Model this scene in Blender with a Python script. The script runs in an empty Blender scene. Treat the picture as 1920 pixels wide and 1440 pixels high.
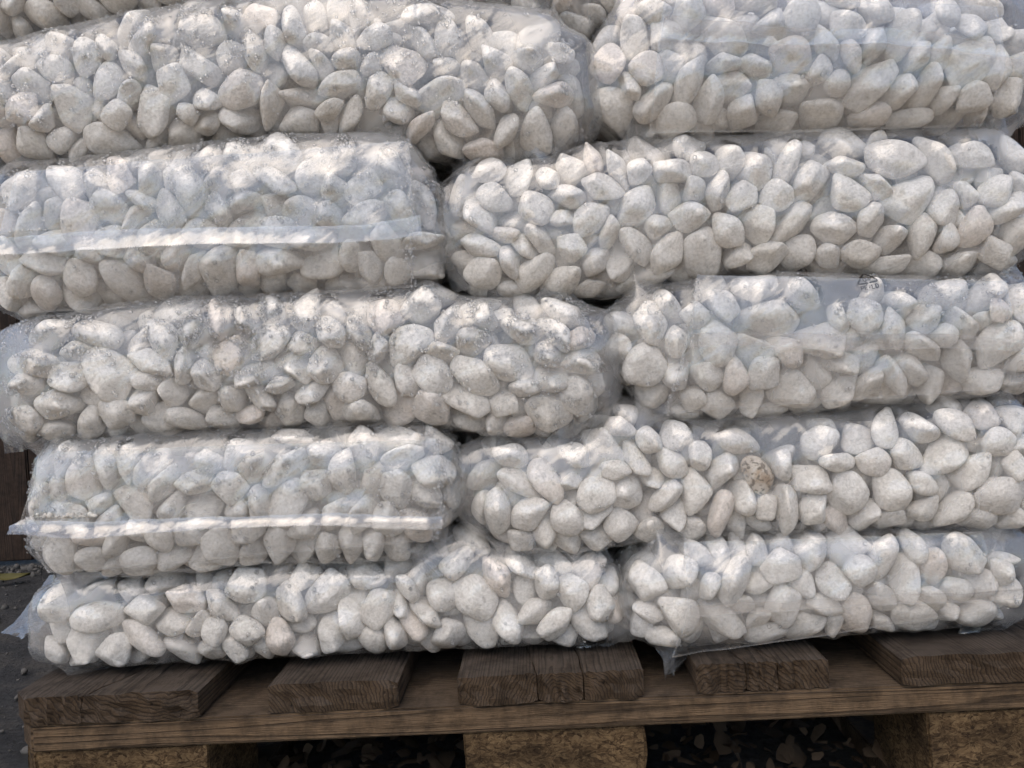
import bpy, bmesh, math, time
import numpy as np
from mathutils import Vector, Matrix, noise as mnoise
from mathutils.bvhtree import BVHTree

T0 = time.time()
scene = bpy.context.scene
COL = scene.collection
R_ = math.radians

# ------------------------------------------------------------------ camera
FPX = 1442.0                       # focal length in photo pixels (photo 1920 x 1440)
ROLL = R_(3.3)
CAM = np.array([0.0, -0.584, 0.3735])
_ir = np.array([math.cos(ROLL), 0, -math.sin(ROLL)])
_iu = np.array([math.sin(ROLL), 0, math.cos(ROLL)])
FWD = np.array([0, 1.0, 0]) - 40 / FPX * _ir - 20 / FPX * _iu
FWD /= np.linalg.norm(FWD)
RIGHT = np.cross(FWD, _iu); RIGHT /= np.linalg.norm(RIGHT)
UP = np.cross(RIGHT, FWD)
cam_data = bpy.data.cameras.new('camera')
cam_data.sensor_width = 36.0
cam_data.lens = 36.0 * FPX / 1920.0
cam_data.clip_start = 0.01
cam_data.clip_end = 500.0
cam = bpy.data.objects.new('camera', cam_data)
COL.objects.link(cam)
m3 = Matrix((RIGHT, UP, -FWD)).transposed()
cam.matrix_world = Matrix.Translation(Vector(CAM)) @ m3.to_4x4()
scene.camera = cam

# ------------------------------------------------------------------ light
SUN_ELEV, SUN_AZ = R_(58), R_(200)          # azimuth: 180 = from behind the camera
world = bpy.data.worlds.new('World'); scene.world = world; world.use_nodes = True
wn = world.node_tree
bg = wn.nodes['Background']
sky = wn.nodes.new('ShaderNodeTexSky'); sky.sky_type = 'NISHITA'; sky.sun_disc = False
sky.sun_elevation = SUN_ELEV; sky.sun_rotation = SUN_AZ
sky.air_density = 1.0; sky.dust_density = 2.0; sky.ozone_density = 1.0
wn.links.new(sky.outputs[0], bg.inputs['Color'])
bg.inputs['Strength'].default_value = 0.115
sun_d = bpy.data.lights.new('sun', 'SUN'); sun_d.energy = 1.2; sun_d.angle = R_(60)
sun_d.color = (1.0, 0.87, 0.72)
sun = bpy.data.objects.new('sun', sun_d); COL.objects.link(sun)
sdir = Vector((math.sin(SUN_AZ) * math.cos(SUN_ELEV), math.cos(SUN_AZ) * math.cos(SUN_ELEV), math.sin(SUN_ELEV)))
sun.rotation_euler = sdir.to_track_quat('Z', 'Y').to_euler()

scene.view_settings.view_transform = 'Standard'
scene.view_settings.look = 'None'
scene.view_settings.exposure = 0.78
scene.view_settings.gamma = 1.0
scene.cycles.use_denoising = True
scene.cycles.transparent_max_bounces = 24
scene.cycles.use_adaptive_sampling = True
scene.cycles.adaptive_threshold = 0.04
scene.cycles.max_bounces = 6
scene.cycles.diffuse_bounces = 4
scene.cycles.glossy_bounces = 2
scene.cycles.transmission_bounces = 6
scene.cycles.caustics_reflective = False
scene.cycles.caustics_refractive = False


# ------------------------------------------------------------------ helpers
def ray(px, py):
    d = FWD + (px - 960) / FPX * RIGHT + (720 - py) / FPX * UP
    return d / np.linalg.norm(d)

def at_y(px, py, y):
    """point on the pixel's ray at world depth y"""
    d = ray(px, py)
    return CAM + d * ((y - CAM[1]) / d[1])

def at_z(px, py, z):
    d = ray(px, py)
    return CAM + d * ((z - CAM[2]) / d[2])

def project(P):
    P = np.asarray(P) - CAM
    w = P @ FWD
    return np.stack([960 + FPX * (P @ RIGHT) / w, 720 - FPX * (P @ UP) / w], -1)

def link(o, parent=None):
    COL.objects.link(o)
    if parent is not None:
        o.parent = parent
    return o

def mesh_from(name, verts, faces, mat=None, smooth=True):
    me = bpy.data.meshes.new(name)
    verts = np.asarray(verts, dtype=np.float32)
    if isinstance(faces, np.ndarray):
        n, k = faces.shape
        me.vertices.add(len(verts)); me.vertices.foreach_set('co', verts.ravel())
        me.loops.add(n * k); me.loops.foreach_set('vertex_index', faces.astype(np.int32).ravel())
        me.polygons.add(n)
        me.polygons.foreach_set('loop_start', np.arange(0, n * k, k, dtype=np.int32))
        me.polygons.foreach_set('loop_total', np.full(n, k, dtype=np.int32))
        me.update(calc_edges=True); me.validate()
    else:
        me.from_pydata([tuple(v) for v in verts], [], [tuple(f) for f in faces])
    if smooth:
        me.polygons.foreach_set('use_smooth', np.ones(len(me.polygons), dtype=bool))
    if mat:
        me.materials.append(mat)
    return me

def obj(name, me, parent=None, loc=None):
    o = bpy.data.objects.new(name, me)
    if loc is not None:
        o.location = loc
    return link(o, parent)

def empty(name, loc):
    o = bpy.data.objects.new(name, None); o.empty_display_size = 0.05
    o.location = loc
    return link(o)

def tag(o, label=None, cat=None, group=None, kind=None):
    if label: o['label'] = label
    if cat: o['category'] = cat
    if group: o['group'] = group
    if kind: o['kind'] = kind
    return o

def grid_faces(nu, nv, wrap_u=False):
    iu = np.arange(nu if wrap_u else nu - 1)
    iv = np.arange(nv - 1)
    a, b = np.meshgrid(iu, iv, indexing='ij')
    a2 = (a + 1) % nu
    f = np.stack([a * nv + b, a2 * nv + b, a2 * nv + b + 1, a * nv + b + 1], -1)
    return f.reshape(-1, 4)

# deterministic crumple: straight creases from folded plane waves
_crng = np.random.default_rng(5)
_cd = _crng.normal(size=(9, 3)); _cd /= np.linalg.norm(_cd, axis=1)[:, None]
_cf = np.array([9, 13, 17, 24, 31, 43, 55, 74, 97.0])
_cp = _crng.random(9) * 10
def crumple(P, lo=0, hi=9):
    """0..~1, piecewise linear with sharp creases"""
    out = np.zeros(P.shape[:-1]); tot = 0
    warp = 0.006 * np.sin(P[..., [1, 2, 0]] * 37 + 1.3)
    for i in range(lo, hi):
        x = (P + warp) @ _cd[i] * _cf[i] + _cp[i]
        a = 1.0 / _cf[i]
        out += a * np.abs((x % 1.0) - 0.5) * 2; tot += a
    return out / tot

def vnoise(P, f, seed=0):
    """cheap smooth noise -1..1 as a sum of sines"""
    r = np.random.default_rng(seed)
    out = np.zeros(P.shape[:-1])
    for _ in range(6):
        d = r.normal(size=3); d /= np.linalg.norm(d)
        out += np.sin(P @ d * f * (0.6 + r.random() * 0.9) + r.random() * 9)
    return out / 3.2

# ------------------------------------------------------------------ materials
class NT:
    def __init__(self, name):
        self.m = bpy.data.materials.new(name); self.m.use_nodes = True
        self.t = self.m.node_tree; self.t.nodes.clear()
        self.out = self.t.nodes.new('ShaderNodeOutputMaterial')
    def n(self, kind, **kw):
        nd = self.t.nodes.new('ShaderNode' + kind)
        for k, v in kw.items():
            if k.startswith('_'):
                setattr(nd, k[1:], v)
            else:
                key = k.replace('__', ' ')
                key = int(key[1:]) if key[0] == 'i' and key[1:].isdigit() else key
                if hasattr(v, 'is_output') or isinstance(v, bpy.types.NodeSocket):
                    self.t.links.new(v, nd.inputs[key])
                else:
                    nd.inputs[key].default_value = v
        return nd
    def ramp(self, fac, stops, interp='LINEAR'):
        nd = self.t.nodes.new('ShaderNodeValToRGB'); nd.color_ramp.interpolation = interp
        el = nd.color_ramp.elements
        while len(el) < len(stops): el.new(0.5)
        for e, (p, c) in zip(el, stops):
            e.position = p; e.color = (*c, 1) if len(c) == 3 else c
        self.t.links.new(fac, nd.inputs[0])
        return nd.outputs[0]
    def math(self, op, a, b=0.0, clamp=False):
        nd = self.t.nodes.new('ShaderNodeMath'); nd.operation = op; nd.use_clamp = clamp
        for i, v in enumerate((a, b)):
            if isinstance(v, bpy.types.NodeSocket): self.t.links.new(v, nd.inputs[i])
            else: nd.inputs[i].default_value = v
        return nd.outputs[0]
    def mix(self, fac, a, b, blend='MIX'):
        nd = self.t.nodes.new('ShaderNodeMix'); nd.data_type = 'RGBA'; nd.blend_type = blend
        for i, v in ((0, fac), (6, a), (7, b)):
            if isinstance(v, bpy.types.NodeSocket): self.t.links.new(v, nd.inputs[i])
            else: nd.inputs[i].default_value = (*v, 1) if isinstance(v, tuple) and len(v) == 3 else v
        return nd.outputs[2]
    def surf(self, s):
        self.t.links.new(s, self.out.inputs['Surface']); return self.m

def gv(v): return (v, v, v)

def mat_pebble(name, speckled=False):
    T = NT(name)
    tc = T.n('TexCoord'); oi = T.n('ObjectInfo')
    off = T.n('VectorMath', _operation='ADD', i0=tc.outputs['Object'], i1=(0, 0, 0))
    sc = T.math('MULTIPLY', oi.outputs['Random'], 37.0)
    cx = T.n('CombineXYZ', X=sc, Y=sc, Z=sc)
    T.t.links.new(cx.outputs[0], off.inputs[1])
    v = off.outputs[0]
    n1 = T.n('TexNoise', Vector=v, Scale=55.0, Detail=4.0, Roughness=0.6)
    n2 = T.n('TexNoise', Vector=v, Scale=420.0, Detail=3.0, Roughness=0.7)
    n3 = T.n('TexNoise', Vector=v, Scale=150.0, Detail=3.0, Roughness=0.55)
    vo = T.n('TexVoronoi', Vector=v, Scale=520.0, Randomness=1.0)
    if not speckled:
        c = T.ramp(n1.outputs['Fac'], [(0.28, (0.64, 0.615, 0.575)), (0.5, (0.745, 0.725, 0.69)), (0.72, (0.81, 0.795, 0.765))])
        c = T.mix(T.math('MULTIPLY', T.ramp(n2.outputs['Fac'], [(0.44, gv(0)), (0.60, gv(1))]), 0.5), c, (0.62, 0.61, 0.59), 'MULTIPLY')
        # per-stone tone: a few greyer, a few creamier or pinker ones
        tone = T.ramp(oi.outputs['Random'], [(0.0, (0.91, 0.89, 0.865)), (0.25, (1.0, 0.99, 0.97)), (0.5, (0.96, 0.96, 0.96)), (0.72, (1.02, 1.01, 0.99)), (0.9, (0.94, 0.93, 0.92)), (0.975, (1.0, 0.94, 0.90))], 'LINEAR')
        c = T.mix(1.0, c, tone, 'MULTIPLY')
        pit = T.ramp(n3.outputs['Fac'], [(0.31, gv(0.68)), (0.37, gv(1.0))])
        c = T.mix(0.75, c, pit, 'MULTIPLY')
    else:
        c = T.ramp(n1.outputs['Fac'], [(0.35, (0.36, 0.27, 0.19)), (0.5, (0.52, 0.46, 0.39)), (0.68, (0.64, 0.60, 0.54))])
        s = T.ramp(T.n('TexNoise', Vector=v, Scale=260.0, Detail=3.0).outputs['Fac'], [(0.50, gv(1)), (0.60, gv(0.22))])
        c = T.mix(0.85, c, s, 'MULTIPLY')
    b = T.n('Bump', Strength=0.8, Distance=0.0011, Height=n2.outputs['Fac'])
    b2 = T.n('Bump', Strength=0.6, Distance=0.0016, Height=n3.outputs['Fac'], Normal=b.outputs[0])
    p = T.n('BsdfPrincipled', Base__Color=c, Roughness=0.72, Normal=b2.outputs[0])
    p.inputs['Specular IOR Level'].default_value = 0.28
    return T.surf(p.outputs[0])

def mat_film(name, haze=0.045, fogk=0.21, tint=(0.975, 0.98, 0.985), rough=0.11, refl=0.065):
    """thin polyethylene: clear, glossy, milky where it stands off the stones (attribute 'fog')"""
    T = NT(name)
    tc = T.n('TexCoord')
    m0 = T.n('Mapping', Vector=tc.outputs['Object']); m0.inputs['Rotation'].default_value = (0.2, 0.6, 0.3)
    mp = T.n('Mapping', Vector=m0.outputs[0]); mp.inputs['Scale'].default_value = (0.5, 1.0, 1.6)
    n1 = T.n('TexNoise', Vector=mp.outputs[0], Scale=90.0, Detail=1.5, Roughness=0.6, Distortion=0.0)
    bump = T.n('Bump', Strength=0.6, Distance=0.0014, Height=n1.outputs['Fac'])
    at = T.n('Attribute', _attribute_name='fog')
    lw = T.n('LayerWeight', Blend=0.5, Normal=bump.outputs[0])
    fr = T.math('ADD', T.math('MULTIPLY', T.math('POWER', lw.outputs['Facing'], 3.4), 0.60), refl)
    gl = T.n('BsdfGlossy', Color=(1, 1, 1, 1), Roughness=rough, Normal=bump.outputs[0])
    tr = T.n('BsdfTransparent', Color=(*tint, 1))
    df = T.n('BsdfDiffuse', Color=(0.84, 0.85, 0.86, 1))
    tl = T.n('BsdfTranslucent', Color=(0.84, 0.85, 0.86, 1))
    milk = T.n('MixShader', i0=0.5, i1=df.outputs[0], i2=tl.outputs[0])
    f = T.math('ADD', haze, T.math('MULTIPLY', at.outputs['Fac'], fogk))
    m1 = T.n('MixShader', i0=f, i1=tr.outputs[0], i2=milk.outputs[0])
    m2 = T.n('MixShader', i0=fr, i1=m1.outputs[0], i2=gl.outputs[0])
    return T.surf(m2.outputs[0])

def mat_drop():
    T = NT('water_droplet')
    g = T.n('BsdfRefraction', Color=(1, 1, 1, 1), Roughness=0.0, IOR=1.33)
    gl = T.n('BsdfGlossy', Color=(1, 1, 1, 1), Roughness=0.06)
    tr = T.n('BsdfTransparent', Color=(0.98, 0.985, 0.99, 1))
    lw = T.n('LayerWeight', Blend=0.5)
    m = T.n('MixShader', i0=0.28, i1=tr.outputs[0], i2=g.outputs[0])
    f = T.math('ADD', T.math('MULTIPLY', T.math('POWER', lw.outputs['Facing'], 2.0), 0.80), 0.07)
    m2 = T.n('MixShader', i0=f, i1=m.outputs[0], i2=gl.outputs[0])
    return T.surf(m2.outputs[0])

def mat_plain(name, col, rough=0.8, spec=0.3):
    T = NT(name)
    tc = T.n('TexCoord')
    n = T.n('TexNoise', Vector=tc.outputs['Object'], Scale=90.0, Detail=4.0)
    c = T.mix(n.outputs['Fac'], tuple(x * 0.65 for x in col), tuple(min(1, x * 1.3) for x in col))
    b = T.n('Bump', Strength=0.4, Distance=0.001, Height=n.outputs['Fac'])
    p = T.n('BsdfPrincipled', Base__Color=c, Roughness=rough, Normal=b.outputs[0])
    p.inputs['Specular IOR Level'].default_value = spec
    return T.surf(p.outputs[0])

def mat_wood(name, along='y', center=(0, 0, -0.03), ring=430.0, dark=(0.035, 0.024, 0.016), light=(0.16, 0.11, 0.07), grey=(0.13, 0.115, 0.10), greyfac=0.5):
    """solid wood: growth rings around a pith line, so end grain and long grain agree"""
    T = NT(name)
    tc = T.n('TexCoord')
    mp = T.n('Mapping', Vector=tc.outputs['Object'])
    mp.inputs['Location'].default_value = tuple(-c for c in center)
    s = {'y': (1, 0.03, 1), 'x': (0.03, 1, 1)}[along]
    mp2 = T.n('Mapping', Vector=mp.outputs[0]); mp2.inputs['Scale'].default_value = s
    d0 = T.n('TexNoise', Vector=mp2.outputs[0], Scale=16.0, Detail=4.0, Roughness=0.6)
    sub = T.n('VectorMath', _operation='SUBTRACT', i0=d0.outputs['Color'], i1=(0.5, 0.5, 0.5))
    scl = T.n('VectorMath', _operation='SCALE', i0=sub.outputs[0]); scl.inputs['Scale'].default_value = 0.034
    w = T.n('VectorMath', _operation='ADD', i0=mp2.outputs[0], i1=scl.outputs[0])
    ln = T.n('VectorMath', _operation='LENGTH', i0=w.outputs[0])
    ph = T.math('FRACT', T.math('MULTIPLY', ln.outputs['Value'], ring))
    rings = T.ramp(ph, [(0.0, gv(0.70)), (0.5, gv(0.60)), (0.86, gv(0.12)), (0.93, gv(0.16)), (1.0, gv(0.70))])
    fmp = T.n('Mapping', Vector=tc.outputs['Object'])
    fmp.inputs['Scale'].default_value = {'y': (1, 0.05, 1), 'x': (0.05, 1, 1)}[along]
    fib = T.n('TexNoise', Vector=fmp.outputs[0], Scale=900.0, Detail=4.0, Roughness=0.7)
    big = T.n('TexNoise', Vector=tc.outputs['Object'], Scale=22.0, Detail=5.0, Roughness=0.6)
    fac = T.math('ADD', T.math('MULTIPLY', rings, 0.55), T.math('MULTIPLY', fib.outputs['Fac'], 0.5))
    c = T.ramp(fac, [(0.22, dark), (0.62, light), (0.85, tuple(x * 1.45 for x in light))])
    gm = T.ramp(big.outputs['Fac'], [(0.35, gv(0)), (0.65, gv(1))])
    gcol = T.mix(1.0, grey, T.ramp(fac, [(0.2, gv(0.35)), (0.8, gv(1.3))]), 'MULTIPLY')
    geo = T.n('NewGeometry')
    nz = T.n('SeparateXYZ', Vector=geo.outputs['Normal'])
    topw = T.math('MAXIMUM', T.math('MULTIPLY', nz.outputs['Z'], 1.0), 0.0)      # weathered grey on the sky side
    c = T.mix(T.math('MULTIPLY', T.math('ADD', T.math('MULTIPLY', gm, 0.5), topw), greyfac, True), c, gcol)
    st = T.ramp(T.n('TexNoise', Vector=tc.outputs['Object'], Scale=45.0, Detail=6.0, Roughness=0.7).outputs['Fac'], [(0.40, gv(0.22)), (0.56, gv(1))])
    c = T.mix(0.6, c, st, 'MULTIPLY')
    cmp_ = T.n('Mapping', Vector=tc.outputs['Object'])
    cmp_.inputs['Scale'].default_value = {'y': (260, 5, 90), 'x': (5, 90, 260)}[along]
    ck = T.n('TexNoise', Vector=cmp_.outputs[0], Scale=1.0, Detail=2.0)
    crack = T.ramp(ck.outputs['Fac'], [(0.27, gv(0.12)), (0.33, gv(1))])
    c = T.mix(0.85, c, crack, 'MULTIPLY')
    hb = T.math('ADD', T.math('ADD', T.math('MULTIPLY', rings, 0.5), T.math('MULTIPLY', crack, 0.8)), T.math('MULTIPLY', fib.outputs['Fac'], 0.9))
    b = T.n('Bump', Strength=1.0, Distance=0.0022, Height=hb)
    p = T.n('BsdfPrincipled', Base__Color=c, Roughness=0.82, Normal=b.outputs[0])
    p.inputs['Specular IOR Level'].default_value = 0.25
    return T.surf(p.outputs[0])

def mat_chipboard():
    T = NT('pressed_chip_block')
    tc = T.n('TexCoord')
    mp = T.n('Mapping', Vector=tc.outputs['Object']); mp.inputs['Scale'].default_value = (1, 1, 1.6)
    dn = T.n('TexNoise', Vector=mp.outputs[0], Scale=60.0, Detail=2.0)
    ad = T.n('VectorMath', _operation='MULTIPLY_ADD', i0=dn.outputs['Color'], i1=(0.02, 0.02, 0.02), i2=mp.outputs[0])
    v1 = T.n('TexVoronoi', Vector=ad.outputs[0], Scale=260.0)
    v2 = T.n('TexVoronoi', Vector=ad.outputs[0], Scale=620.0)
    sx = T.n('SeparateColor', Color=v1.outputs['Color'])
    sy = T.n('SeparateColor', Color=v2.outputs['Color'])
    f = T.math('ADD', T.math('MULTIPLY', sx.outputs[0], 0.55), T.math('MULTIPLY', sy.outputs[0], 0.45))
    c = T.ramp(f, [(0.1, (0.030, 0.018, 0.009)), (0.5, (0.095, 0.060, 0.030)), (0.9, (0.17, 0.115, 0.06))])
    big = T.n('TexNoise', Vector=tc.outputs['Object'], Scale=28.0, Detail=4.0)
    c = T.mix(0.8, c, T.ramp(big.outputs['Fac'], [(0.35, gv(0.4)), (0.65, gv(1.15))]), 'MULTIPLY')
    b = T.n('Bump', Strength=0.8, Distance=0.0018, Height=f)
    p = T.n('BsdfPrincipled', Base__Color=c, Roughness=0.9, Normal=b.outputs[0])
    p.inputs['Specular IOR Level'].default_value = 0.2
    return T.surf(p.outputs[0])

def mat_ground():
    T = NT('dark_ground')
    tc = T.n('TexCoord'); v = tc.outputs['Object']
    n1 = T.n('TexNoise', Vector=v, Scale=16.0, Detail=8.0, Roughness=0.65)
    n2 = T.n('TexNoise', Vector=v, Scale=160.0, Detail=6.0, Roughness=0.75)
    vo = T.n('TexVoronoi', Vector=v, Scale=120.0)
    c = T.ramp(n1.outputs['Fac'], [(0.35, (0.012, 0.012, 0.013)), (0.5, (0.032, 0.032, 0.034)), (0.68, (0.075, 0.068, 0.060))])
    c = T.mix(0.7, c, T.ramp(n2.outputs['Fac'], [(0.3, gv(0.35)), (0.7, gv(1.5))]), 'MULTIPLY')
    h = T.math('ADD', n2.outputs['Fac'], T.math('MULTIPLY', vo.outputs['Distance'], 0.5))
    b = T.n('Bump', Strength=1.0, Distance=0.012, Height=h)
    p = T.n('BsdfPrincipled', Base__Color=c, Roughness=0.85, Normal=b.outputs[0])
    return T.surf(p.outputs[0])

M_PEB = mat_pebble('white_marble_pebble')
M_SPK = mat_pebble('brown_speckled_pebble', True)
M_FILM = mat_film('clear_film')
M_FOLD = mat_film('film_fold', haze=0.025, fogk=0.10)
M_SEAL = mat_film('film_seal', haze=0.11, fogk=0.08, rough=0.13, refl=0.11)
M_DROP = mat_drop()
M_INK = mat_plain('black_print', (0.012, 0.011, 0.010), 0.6)
M_CRUMB = mat_plain('stone_crumbs', (0.62, 0.59, 0.54), 0.9)
M_CHIP = mat_chipboard()
M_GROUND = mat_ground()
M_LITTER = mat_plain('dry_litter', (0.085, 0.058, 0.036), 0.9)
M_LEAF = mat_plain('yellow_leaf', (0.075, 0.066, 0.018), 0.7)
M_PALE = mat_plain('pale_stone', (0.24, 0.24, 0.235), 0.85)
M_GREYSTONE = mat_plain('grey_stone', (0.075, 0.072, 0.068), 0.85)

# ------------------------------------------------------------------ ground, fence
def build_ground():
    n = 90
    xs = np.sign(np.linspace(-1, 1, n)) * np.abs(np.linspace(-1, 1, n)) ** 3 * 60
    ys = xs + 0.3
    X, Y = np.meshgrid(xs, ys, indexing='ij')
    P = np.stack([X, Y, X * 0], -1)
    near = np.exp(-(X ** 2 + Y ** 2) / 9.0)
    Z = near * (0.006 * vnoise(P, 9, 1) + 0.004 * vnoise(P, 31, 2)) - 0.012
    P[..., 2] = Z
    o = obj('ground', mesh_from('ground', P.reshape(-1, 3), grid_faces(n, n), M_GROUND))
    tag(o, kind='structure')
build_ground()

M_FENCE = mat_wood('dark_fence_timber', 'y', (0.03, 0, 0), 220, (0.012, 0.008, 0.006), (0.040, 0.024, 0.016), (0.035, 0.028, 0.024), 0.3)
def build_bounce_ground():
    # unseen pale ground sheet added before the pallet to bounce warm light up
    n = 40
    xs = np.linspace(-9, 9, n); ys = -0.12 - np.linspace(0, 1, n) ** 1.5 * 12
    X, Y = np.meshgrid(xs, ys, indexing='ij')
    P = np.stack([X, Y + 0.03 * np.sin(X * 3.1) + 0.02 * np.sin(X * 7.7), X * 0 - 0.001], -1)
    T = NT('pale_bounce_ground')
    tc = T.n('TexCoord')
    nn = T.n('TexNoise', Vector=tc.outputs['Object'], Scale=70.0, Detail=5.0, Roughness=0.7)
    c = T.ramp(nn.outputs['Fac'], [(0.3, (0.30, 0.235, 0.165)), (0.7, (0.56, 0.47, 0.36))])
    b = T.n('Bump', Strength=0.8, Distance=0.006, Height=nn.outputs['Fac'])
    p = T.n('BsdfPrincipled', Base__Color=c, Roughness=0.95, Normal=b.outputs[0])
    o = obj('bounce_ground', mesh_from('bounce_ground', P.reshape(-1, 3), grid_faces(n, n)[:, ::-1].copy(), T.surf(p.outputs[0])))
    tag(o, kind='structure')
build_bounce_ground()

def build_fence():
    root = empty('timber_fence', (0, 1.22, 0))
    tag(root, 'dark brown timber board fence behind the pallet', 'fence')
    r = np.random.default_rng(8)
    x = -2.2; k = 0
    while x < 1.9:
        w = 0.118 + 0.004 * r.random()
        bm = bmesh.new()
        bmesh.ops.create_cube(bm, size=1)
        bmesh.ops.scale(bm, vec=(w, 2.0, 0.022), verts=bm.verts)
        bmesh.ops.bevel(bm, geom=bm.edges[:], offset=0.003, segments=2, affect='EDGES')
        me = bpy.data.meshes.new('plank'); bm.to_mesh(me); bm.free(); me.materials.append(M_FENCE)
        p = obj('plank', me, root, (x + w / 2, r.uniform(-0.002, 0.002), 1.0 + r.uniform(-0.004, 0.004)))
        p.rotation_euler = (R_(90), 0, 0)
        x += w + 0.004; k += 1
    for z in (0.18, 1.0, 1.82):
        bm = bmesh.new(); bmesh.ops.create_cube(bm, size=1)
        bmesh.ops.scale(bm, vec=(4.2, 0.035, 0.07), verts=bm.verts)
        me = bpy.data.meshes.new('rail'); bm.to_mesh(me); bm.free(); me.materials.append(M_FENCE)
        obj('rail', me, root, (-0.15, 0.032, z))
build_fence()

# ------------------------------------------------------------------ pallet
def prism(poly, z0, z1, mat, name, jitter=0.0, seed=0, sub=(0.012, 0.02)):
    """plan polygon -> subdivided bevelled board with slightly worn edges"""
    bm = bmesh.new()
    vs = [bm.verts.new((x, y, z0)) for x, y in poly]
    f = bm.faces.new(vs)
    ex = bmesh.ops.extrude_face_region(bm, geom=[f])
    bmesh.ops.translate(bm, vec=(0, 0, z1 - z0), verts=[v for v in ex['geom'] if isinstance(v, bmesh.types.BMVert)])
    bmesh.ops.recalc_face_normals(bm, faces=bm.faces)
    bmesh.ops.bevel(bm, geom=bm.edges[:], offset=0.0017, segments=2, affect='EDGES')
    me = bpy.data.meshes.new(name); bm.to_mesh(me); bm.free()
    me.materials.append(mat)
    return me

def cracked_board(x0, x1, y0, y1, z0, z1, cracks, mat, name, rng, chamfer=None, twist=0.0):
    """deck board: strips of one board separated by real, jagged splits that close towards the back"""
    edges = [None] + list(cracks) + [None]
    ny = 30
    t = np.linspace(0, 1, ny) ** 1.6
    ys = y0 + (y1 - y0) * t
    bm = bmesh.new()
    bounds = []
    for c in edges:
        if c is None:
            bounds.append(None); continue
        xc, slant, wid, ln = c
        jag = np.cumsum(rng.normal(0, 0.0006, ny))
        cx = xc + slant * (ys - y0) + jag - jag[0]
        w = wid * np.clip(1 - (ys - y0) / ln, 0.004, 1)
        bounds.append((cx, w))
    nz = 8
    for k in range(len(edges) - 1):
        L = np.full(ny, x0) if bounds[k] is None else bounds[k][0] + bounds[k][1] / 2
        Rr = np.full(ny, x1) if bounds[k + 1] is None else bounds[k + 1][0] - bounds[k + 1][1] / 2
        ringv = []
        for j in range(ny):
            l, r = L[j], Rr[j]
            if chamfer and k == 0:
                l = max(l, x0 + max(0.0, chamfer - (ys[j] - y0)))
            b = 0.0016
            bl = b if bounds[k] is None else 0.9 * bounds[k][1][j]
            br = b if bounds[k + 1] is None else 0.9 * bounds[k + 1][1][j]
            nx = 12
            pts = []
            # section loop (x,z) with small rounding
            for i in range(nx + 1):
                pts.append((l + (r - l) * i / nx, z1 - (bl if i == 0 else br if i == nx else 0)))
            for i in range(1, 4):
                pts.append((r, z1 - b - (z1 - z0 - 2 * b) * i / 4))
            for i in range(nx + 1):
                pts.append((r + (l - r) * i / nx, z0 + (b if i in (0, nx) else 0)))
            for i in range(1, 4):
                pts.append((l, z0 + b + (z1 - z0 - 2 * b) * i / 4))
            jt = 0.0007 if bounds[k] is not None or bounds[k + 1] is not None else 0.0006
            yy = ys[j] + (rng.normal(0, 0.0012, len(pts)) if j == 0 else 0)
            ringv.append([bm.verts.new((px + rng.normal(0, 0.00025), (yy[i] if j == 0 else yy), pz + rng.normal(0, 0.0002) + twist * (px - x0))) for i, (px, pz) in enumerate(pts)])
        m = len(ringv[0])
        for j in range(ny - 1):
            for i in range(m):
                bm.faces.new((ringv[j][i], ringv[j][(i + 1) % m], ringv[j + 1][(i + 1) % m], ringv[j + 1][i]))
        # end caps as strips between top and bottom rows (slightly rough end grain)
        for ring, flip in ((ringv[0], False), (ringv[-1], True)):
            nx = 12
            top = ring[:nx + 1]; rs = ring[nx + 1:nx + 4]; bot = ring[nx + 4:2 * nx + 5][::-1]; ls = ring[2 * nx + 5:][::-1]
            rows = [top]
            for q in range(3):
                row = [ls[q]]
                for i in range(1, nx):
                    a, b2 = top[i].co, bot[i].co
                    p = a.lerp(b2, (q + 1) / 4)
                    row.append(bm.verts.new((p.x, p.y + rng.normal(0, 0.0012), p.z)))
                row.append(rs[q]); rows.append(row)
            rows.append(bot)
            for a in range(4):
                for i in range(nx):
                    q = (rows[a][i], rows[a + 1][i], rows[a + 1][i + 1], rows[a][i + 1])
                    bm.faces.new(q)
    bmesh.ops.recalc_face_normals(bm, faces=bm.faces)
    me = bpy.data.meshes.new(name); bm.to_mesh(me); bm.free()
    me.materials.append(mat)
    return me

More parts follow.
